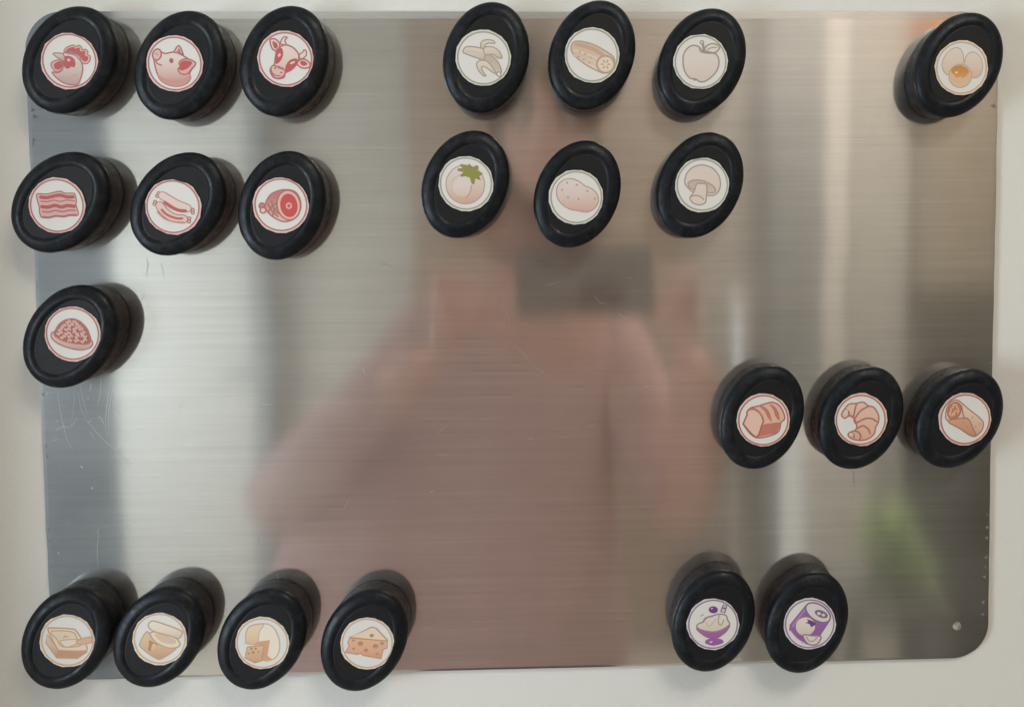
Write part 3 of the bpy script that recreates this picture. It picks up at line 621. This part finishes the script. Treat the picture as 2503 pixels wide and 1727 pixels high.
def eggs():
    p = Pic(948, 827, 328); d = (176, 160, 144)
    p.F([(705, 780), (740, 685), (820, 605), (890, 588), (940, 618), (970, 700), (960, 780), (860, 850), (785, 915), (725, 865)], (216, 204, 192), (214, 180, 150), line=d, w=6)
    p.E(1095, 795, 108, 158, -12, (216, 204, 192), (210, 174, 142), line=d, w=6)
    p.E(932, 925, 140, 140, 0, (216, 178, 142), (214, 184, 158), line=d, w=6)
    p.F([(815, 850), (860, 812), (930, 798), (1010, 828), (1045, 880), (1000, 930), (965, 958), (935, 935), (880, 952), (850, 905), (828, 898)], (198, 132, 66), (216, 158, 84), sharp=True)
    p.E(883, 885, 19, 14, 0, (236, 196, 140))
    return p
def bread():
    p = Pic(676, 765, 308); d = (170, 100, 84); k = (192, 116, 96)
    p.F([(485, 660), (530, 620), (620, 600), (700, 575), (780, 560), (860, 600), (912, 690), (920, 760), (880, 800), (832, 920), (590, 970), (450, 830), (445, 790), (482, 705)], (220, 176, 156), line=d, w=10)
    p.F([(640, 838), (700, 810), (885, 792), (832, 918), (592, 966)], k, sharp=True)
    p.F([(486, 662), (545, 630), (620, 670), (672, 760), (655, 830), (590, 962), (452, 826), (446, 790), (482, 705)], (222, 188, 168), line=d, w=12)
    p.F([(625, 602), (690, 615), (745, 680), (772, 785), (720, 730), (690, 665)], k); p.F([(745, 582), (800, 605), (850, 680), (862, 775), (815, 725), (790, 650)], k)
    p.L([(500, 648), (560, 640), (635, 690), (668, 770)], k, 10)
    return p
def croissant():
    p = Pic(1778, 762, 303); d = (172, 108, 90); a = (222, 186, 166); b = (214, 164, 142)
    p.F([(1552, 700), (1588, 635), (1640, 580), (1725, 572), (1800, 558), (1862, 602), (1925, 622), (1978, 705), (1980, 790), (1950, 850), (1930, 930), (1860, 985), (1770, 1000), (1680, 982), (1630, 940), (1650, 905), (1712, 882), (1730, 830), (1700, 780), (1692, 742), (1640, 715), (1590, 742)], a, b, line=d, w=10)
    for q in (((1725, 580), (1708, 640), (1690, 735)), ((1862, 608), (1770, 660), (1706, 750)), ((1722, 800), (1820, 752), (1900, 750), (1965, 790)), ((1735, 860), (1800, 832), (1860, 870), (1885, 925)), ((1705, 888), (1750, 905), (1775, 950), (1765, 990)), ((1655, 905), (1690, 925), (1700, 970)), ((1600, 640), (1635, 670), (1635, 705))): p.L(q, d, 11)
    p.L([(1640, 705), (1690, 725), (1720, 790)], (196, 120, 98), 16); p.E(1602, 672, 22, 32, 20, (222, 196, 180)); p.E(1665, 930, 26, 20, 0, (222, 196, 180))
    return p
def wrap():
    p = Pic(1020, 842, 335); d = (164, 116, 92)
    p.F([(768, 800), (790, 685), (850, 608), (935, 605), (1060, 710), (1200, 820), (1258, 895), (1240, 990), (1165, 1060), (1095, 1055), (950, 960), (800, 860)], (222, 200, 180), (200, 150, 122), line=d, w=9)
    p.F([(800, 862), (1000, 828), (1070, 850), (1120, 950), (1165, 1058), (1098, 1052), (950, 960)], (208, 156, 126), (192, 128, 98), line=d, w=9)
    p.E(880, 730, 84, 112, 20, (190, 122, 90), line=d, w=9)
    for q in (((830, 770), (840, 710), (870, 680)), ((860, 660), (900, 655), (920, 700)), ((880, 790), (890, 730), (920, 740)), ((850, 800), (865, 760)), ((815, 760), (830, 790)), ((910, 690), (935, 720), (925, 760))): p.L(q, (222, 176, 146), 18)
    p.L([(970, 660), (985, 740), (1005, 828)], d, 8)
    for x, y in ((1112, 820), (1000, 880), (1045, 938), (1160, 935), (1208, 905)): p.E(x, y, 11, 9, 0, (184, 138, 112))
    return p
def icecream():
    p = Pic(647, 878, 295); d = (150, 128, 136)
    p.F([(468, 915), (640, 965), (828, 885), (800, 960), (725, 1020), (690, 1042), (745, 1060), (755, 1092), (650, 1118), (568, 1092), (572, 1060), (622, 1040), (570, 1020), (495, 965)], (172, 96, 156), (138, 84, 160), line=(146, 104, 150), w=7)
    p.E(625, 1080, 18, 9, -20, (220, 190, 225))
    p.F([(465, 885), (500, 860), (532, 850), (560, 805), (640, 780), (720, 762), (792, 780), (812, 830), (832, 885), (740, 945), (640, 965), (520, 940), (475, 915)], (220, 210, 198), (208, 196, 180), line=d, w=9)
    p.L([(535, 852), (575, 800), (650, 782)], (156, 140, 140), 12); p.L([(720, 770), (705, 850), (735, 890), (770, 830)], (176, 160, 148), 14); p.L([(570, 850), (600, 900), (680, 820)], (196, 184, 170), 8)
    p.E(650, 710, 52, 40, 10, (108, 62, 132)); p.E(634, 695, 12, 8, 0, (216, 190, 225))
    p.F([(732, 735), (765, 655), (802, 668), (778, 750)], (196, 184, 200), sharp=True, line=(128, 100, 130), w=8); p.L([(752, 690), (790, 700)], (110, 80, 115), 14); p.L([(510, 780), (540, 758)], d, 6)
    return p
def can():
    p = Pic(1717, 878, 290); d = (140, 104, 138)
    p.F([(1668, 672), (1498, 885), (1492, 940), (1560, 1030), (1640, 1092), (1705, 1108), (1830, 1010), (1938, 850)], (152, 98, 168), (142, 90, 158), True, line=d, w=9)
    p.L([(1500, 955), (1570, 1040), (1660, 1100)], (212, 196, 216), 14); p.L([(1520, 905), (1670, 705)], (176, 130, 190), 12)
    p.E(1808, 752, 156, 88, 34, (214, 206, 206), line=d, w=11); p.E(1845, 768, 72, 34, 24, (128, 104, 126), line=(112, 92, 112), w=6); p.E(1818, 762, 22, 17, 20, (214, 204, 206)); p.E(1868, 780, 20, 16, 20, (214, 204, 206))
    p.E(1668, 905, 108, 104, 0, (220, 212, 200), (204, 190, 176)); p.F([(1680, 820), (1740, 840), (1790, 880), (1760, 900), (1730, 915), (1715, 880), (1665, 862), (1700, 850)], (110, 62, 130), sharp=True)
    p.F([(1648, 1000), (1740, 1010), (1836, 1020), (1830, 1070), (1785, 1115), (1712, 1110), (1662, 1060)], (218, 208, 200), line=(150, 122, 140), w=10); p.L([(1680, 1020), (1710, 1070), (1760, 1070), (1800, 1030)], (176, 160, 158), 10)
    return p
RED = ((226, 186, 182), (172, 118, 116)); CRM = ((222, 206, 184), (196, 170, 146)); GRN = ((206, 206, 196), (160, 160, 146)); BRD = ((224, 186, 172), (172, 112, 98)); PUR = ((212, 200, 216), (140, 128, 148))
# name: picture fn, cap centre u,v, lean, sticker u,v, ring colours, label
MAG = [
 ('chicken', chicken, 165, 145, 32, 170, 150, RED, 'oval black magnet with a red hen head picture, top left corner'),
 ('pig', pig, 437, 158, 27, 427, 156, RED, 'oval black magnet with a red pig head picture, between the hen and the cow'),
 ('cow', cow, 692, 148, 21, 698, 144.5, RED, 'oval black magnet with a red horned cow head picture'),
 ('bacon', bacon, 144, 494, 43, 140, 502, RED, 'oval black magnet with a picture of wavy red bacon rashers'),
 ('sausages', sausages, 431, 498, 37, 424, 506, RED, 'oval black magnet with a picture of two red sausages'),
 ('ham', ham, 686, 502, 20, 687, 501.5, RED, 'oval black magnet with a picture of a cut red ham on the bone'),
 ('minced', minced, 167, 823, 35, 178, 816, RED, 'oval black magnet with a picture of minced meat heaped on a plate'),
 ('butter', butter, 158, 1563, 30, 164.5, 1565, CRM, 'oval black magnet with a tan picture of a butter tub and knife, bottom left'),
 ('yoghurt', yoghurt, 384, 1560, 32, 391, 1560, CRM, 'oval black magnet with a tan picture of a half opened cream tub'),
 ('wheel', wheel, 637, 1565, 29, 641.5, 1570, CRM, 'oval black magnet with a tan picture of a cut cheese wheel'),
 ('swiss', swiss, 888, 1568, 26, 898, 1571, CRM, 'oval black magnet with a tan picture of a wedge of holey cheese'),
 ('banana', banana, 1187, 139, 17, 1181, 141.5, GRN, 'oval black magnet with a pale picture of a half peeled banana'),
 ('cucumber', cucumber, 1447, 133, 21, 1447, 135.5, GRN, 'oval black magnet with a pale picture of a cut cucumber'),
 ('apple', apple, 1717, 150, 26, 1712, 151, GRN, 'oval black magnet with a pale outline picture of an apple'),
 ('tomato', tomato, 1136, 450, 24, 1139, 449, GRN, 'oval black magnet with a picture of a pale tomato with olive green leaves'),
 ('potato', potato, 1411, 474, 23, 1408, 482, GRN, 'oval black magnet with a picture of a speckled potato'),
 ('mushroom', mushroom, 1712, 452, 26, 1716, 452.5, GRN, 'oval black magnet with a pale picture of a mushroom'),
 ('eggs', eggs, 2347, 157, 30, 2350, 166, CRM, 'oval black magnet with a picture of two eggs and a broken one'),
 ('bread', bread, 1864, 1021, 22, 1866, 1025.5, BRD, 'oval black magnet with a brown picture of a bread loaf'),
 ('croissant', croissant, 2107, 1023, 25, 2104, 1025, BRD, 'oval black magnet with a brown picture of a croissant'),
 ('wrap', wrap, 2348, 1024, 33, 2358, 1023.5, BRD, 'oval black magnet with a brown picture of a rolled wrap, by the right edge'),
 ('icecream', icecream, 1745, 1520, 21, 1742.5, 1524, PUR, 'oval black magnet with a purple picture of an ice cream sundae'),
 ('can', can, 1974, 1524, 22, 1979, 1523, PUR, 'oval black magnet with a purple picture of an opened tin can'),
]
def disc_mesh(rg, ring, seed):
    r = random.Random(seed); n = r.randint(17, 23)
    cut = []
    for i in range(n):
        a = 2*math.pi*(i+r.uniform(-.25, .25))/n; k = SR*(1+r.uniform(-.008, .022)); cut.append((k*math.cos(a), k*math.sin(a)))
    out = []
    for i in range(n):
        a, b = cut[i], cut[(i+1) % n]
        for t in (0, .33, .67): out.append((a[0]+(b[0]-a[0])*t, a[1]+(b[1]-a[1])*t))
    bm = bmesh.new()
    top = [bm.verts.new((x, y, .00026)) for x, y in out]; bot = [bm.verts.new((x, y, -.00034)) for x, y in out]
    bm.faces.new(top)
    for i in range(len(out)):
        j = (i+1) % len(out); bm.faces.new((bot[i], bot[j], top[j], top[i]))
    me = bpy.data.meshes.new('paper_disc'); bm.to_mesh(me); bm.free()
    # printed border band: between a circle and the cut edge, with a line
    p = Pic(0, 0, 100); ox, oy = r.uniform(-1.2, 1.2), r.uniform(-1.2, 1.2); N = len(out)
    z = .000275; a = p.col(ring[0]); vs0 = []; vs1 = []
    for x, y in out:
        t = math.atan2(y, x); vs0.append(p.bm.verts.new((x*.997, y*.997, z))); q = .93*SR; vs1.append(p.bm.verts.new((q*math.cos(t)+ox/100*SR, q*math.sin(t)+oy/100*SR, z)))
    for i in range(N):
        j = (i+1) % N; f = p.bm.faces.new((vs0[i], vs0[j], vs1[j], vs1[i])); f.normal_update()
        if f.normal.z < 0: f.normal_flip()
        for l in f.loops: l[p.lay] = (*a, 1)
    p.L([(ox+93*math.cos(k/48*6.28318), -oy-93*math.sin(k/48*6.28318)) for k in range(48)], ring[1], 3.4, True, True)
    return me, p.done('printed_border')
for idx, (nm, fn, u, v, lean, su, sv, ring, lab) in enumerate(MAG):
    X, Z = on_board(u, v, .0190)
    mg = empty('fridge_magnet', (X, -.00005, Z)); mg.rotation_euler = (rad(90), 0, 0)
    mg.rotation_euler = (Matrix.Rotation(rad(90), 3, 'X') @ Matrix.Rotation(rad(-lean), 3, 'Z')).to_euler()
    tag(mg, lab, 'magnet', 'oval black picture magnets on the steel board')
    link('body', BODY, M_rub, mg, True); link('recessed_face', FACE, M_face, mg, True)
    sx, sz = on_board(su, sv, SZ); t = rad(lean); dx, dz = sx-X, sz-Z
    dm, bmsh = disc_mesh(None, ring, 100+idx)
    dsk = link('paper_disc', dm, M_paper, mg)
    dsk.location = (dx*math.cos(t)-dz*math.sin(t), dx*math.sin(t)+dz*math.cos(t), SZ+.00005); dsk.rotation_euler = (0, 0, t)
    link('printed_border', bmsh, M_ink, dsk)
    link('printed_picture', fn().done('printed_picture'), M_ink, dsk)

# ------------------------------------------------------------------ the photographer, seen only as a reflection
def skin_body(name, pts, edges, m, parent, sub=2, root=0):
    me = bpy.data.meshes.new(name); me.from_pydata([p[:3] for p in pts], edges, [])
    o = link(name, me, m, parent)
    sk = o.modifiers.new('skin', 'SKIN')
    for i, p in enumerate(pts):
        d = me.skin_vertices[0].data[i]; r = p[3]; d.radius = r if isinstance(r, tuple) else (r, r); d.use_root = (i == root)
    sk.use_smooth_shade = True
    s = o.modifiers.new('sub', 'SUBSURF'); s.levels = sub; s.render_levels = sub
    return o
per = tag(empty('person', (-.17, -1.0, FZ)), 'person in a dusty pink shirt holding up a phone, mirrored in the steel', 'person')
PX = -.06
pts = [(PX, -.90, -.66, (.19, .12)), (PX, -.90, -.44, (.18, .11)), (PX, -.90, -.24, (.18, .11)), (PX, -.90, -.09, (.15, .09)), (PX+.03, -.87, .02, (.06, .06)), (PX+.07, -.84, .12, (.055, .06)),
       (PX-.135, -.89, -.09, .06), (-.30, -.84, -.24, .055), (-.42, -.78, -.335, .05), (-.29, -.69, -.20, .045), (-.145, -.605, -.085, .031),
       (PX+.155, -.89, -.09, .06), (.17, -.84, -.26, .055), (.20, -.76, -.36, .048), (.205, -.68, -.22, .045), (.190, -.605, -.08, .031),
       (PX-.09, -.92, -.82, .09), (PX-.10, -.92, -1.1, .065), (PX-.10, -.95, -1.40, .045), (PX-.10, -.82, -1.43, .035),
       (PX+.09, -.92, -.82, .09), (PX+.10, -.92, -1.1, .065), (PX+.10, -.95, -1.40, .045), (PX+.10, -.82, -1.43, .035)]
ed = [(0, 1), (1, 2), (2, 3), (3, 4), (4, 5), (3, 6), (6, 7), (7, 8), (8, 9), (9, 10), (3, 11), (11, 12), (12, 13), (13, 14), (14, 15), (0, 16), (16, 17), (17, 18), (18, 19), (0, 20), (20, 21), (21, 22), (22, 23)]
bd = skin_body('body', pts, ed, M_skin, None)
sp = [(-.17, -.85, -.76, (.34, .14)), (-.17, -.86, -.50, (.325, .14)), (-.12, -.88, -.28, (.245, .125)), (PX, -.90, -.10, (.16, .105)),
      (PX-.135, -.89, -.09, (.075, .07)), (-.30, -.84, -.24, (.07, .07)), (-.42, -.78, -.335, (.065, .062)), (-.29, -.69, -.20, (.055, .052)), (-.18, -.63, -.11, (.042, .04)),
      (PX+.155, -.89, -.09, (.075, .07)), (.17, -.84, -.26, (.072, .07)), (.20, -.76, -.36, (.062, .06))]
sh = skin_body('shirt', sp, [(0, 1), (1, 2), (2, 3), (3, 4), (4, 5), (5, 6), (6, 7), (7, 8), (3, 9), (9, 10), (10, 11)], M_shirt, None)
jp = [(PX, -.92, -.70, (.19, .125)), (PX-.09, -.92, -.84, .108), (PX-.10, -.92, -1.1, .085), (PX-.10, -.95, -1.38, .07), (PX+.09, -.92, -.84, .108), (PX+.10, -.92, -1.1, .085), (PX+.10, -.95, -1.38, .07)]
jn = skin_body('trousers', jp, [(0, 1), (1, 2), (2, 3), (0, 4), (4, 5), (5, 6)], M_jeans, None)
# head with face
bm = bmesh.new(); bmesh.ops.create_uvsphere(bm, u_segments=40, v_segments=28, radius=1)
HC = Vector((PX+.06, -.82, .24))
for vtx in bm.verts:
    x, y, z = vtx.co
    w = .078*(1-.22*max(0, -z)**1.5); dp = .096; h = .118
    f = max(0, y)
    X_, Y_, Z_ = x*w, y*dp, z*h
    if y > 0:
        Y_ -= .010*f*(1-abs(z))                                   # flatter face
        Y_ += .022*math.exp(-((x/.16)**2)-((z+.12)/.17)**2)       # nose
        Y_ += .006*math.exp(-((x/.35)**2)-((z+.48)/.07)**2)       # lips
        Y_ -= .010*(math.exp(-(((abs(x)-.38)/.17)**2)-((z-.05)/.13)**2))  # eye sockets
        Y_ += .010*math.exp(-((x/.3)**2)-((z+.85)/.2)**2)         # chin
    vtx.co = HC+Vector((X_, Y_, Z_))
me = bpy.data.meshes.new('head'); bm.to_mesh(me); bm.free(); hd = link('head', me, M_skin, None, True)
def ball(name, c, s, m):
    bm = bmesh.new(); bmesh.ops.create_uvsphere(bm, u_segments=20, v_segments=14, radius=1)
    for vtx in bm.verts: vtx.co = Vector(c)+Vector((vtx.co.x*s[0], vtx.co.y*s[1], vtx.co.z*s[2]))
    me = bpy.data.meshes.new(name); bm.to_mesh(me); bm.free(); return link(name, me, m, None, True)
parts = [bd, sh, jn, hd]
M_eye = mat('eye white', (.7, .68, .65), .3)
for sg in (-1, 1):
    parts.append(ball('eye', HC+Vector((sg*.030, .070, .006)), (.012, .012, .010), M_eye))
    parts.append(ball('ear', HC+Vector((sg*.078, -.005, -.005)), (.012, .020, .032), M_skin))
bm = bmesh.new(); bmesh.ops.create_uvsphere(bm, u_segments=36, v_segments=24, radius=1)
for vtx in bm.verts:
    x, y, z = vtx.co; k = 1+.05*mn.noise(Vector((x*5, y*5, z*2)))
    drop = -.04 if y < .25 else 0
    vtx.co = HC+Vector((x*.088*k, y*.104*k-.018, z*.122*k+.018+(drop if z < 0 else 0)))
me = bpy.data.meshes.new('hair'); bm.to_mesh(me); bm.free(); parts.append(link('hair', me, M_hair, None, True))
# hands: palm + five bent fingers gripping the phone edges
def hand(wrist, side):
    w = Vector(wrist); s = side    # s=+1: hand on the phone's +x edge
    P = [(*w, .024), (w.x-s*.006, w.y+.015, w.z+.035, (.026, .018)), (w.x-s*.008, w.y+.022, w.z+.065, (.03, .016))]
    E_ = [(0, 1), (1, 2)]
    base = Vector(P[2][:3])
    for k in range(4):
        b = base+Vector((s*(.012-.004*k), .002, .018-.019*k+.012)); l = (.9, 1.0, .95, .78)[k]
        a = len(P)
        q = [b, b+Vector((s*.004, .020*l, .008)), b+Vector((-s*.020*l, .028*l, .010)), b+Vector((-s*.040*l, .026*l, .006))]
        for i, c in enumerate(q): P.append((*c, .0095-.0011*i))
        E_ += [(2, a), (a, a+1), (a+1, a+2), (a+2, a+3)]
    a = len(P); b = Vector(P[1][:3])
    for i, c in enumerate((b+Vector((-s*.022, -.004, .008)), b+Vector((-s*.040, -.012, .026)), b+Vector((-s*.052, -.014, .046)))): P.append((*c, .0115-.0015*i))
    E_ += [(1, a), (a, a+1), (a+1, a+2)]
    return skin_body('hand', P, E_, M_skin, None)
parts += [hand((-.125, -.605, -.085), -1), hand((.180, -.605, -.08), 1)]
adopt(per, *parts)
ph = tag(empty('phone', (.05, -.575, .03)), 'dark smartphone held sideways in both hands, mirrored in the steel', 'phone')
adopt(ph, box('shell', -.034, .136, -.578, -.569, -.030, .058, M_phone, bev=.004), box('camera_bump', .046, .10, -.5688, -.5655, -.022, .012, M_glass, bev=.002))
st_ = box('wrist_strap', .083, .089, -.577, -.574, -.15, -.0305, M_skin); adopt(ph, st_)
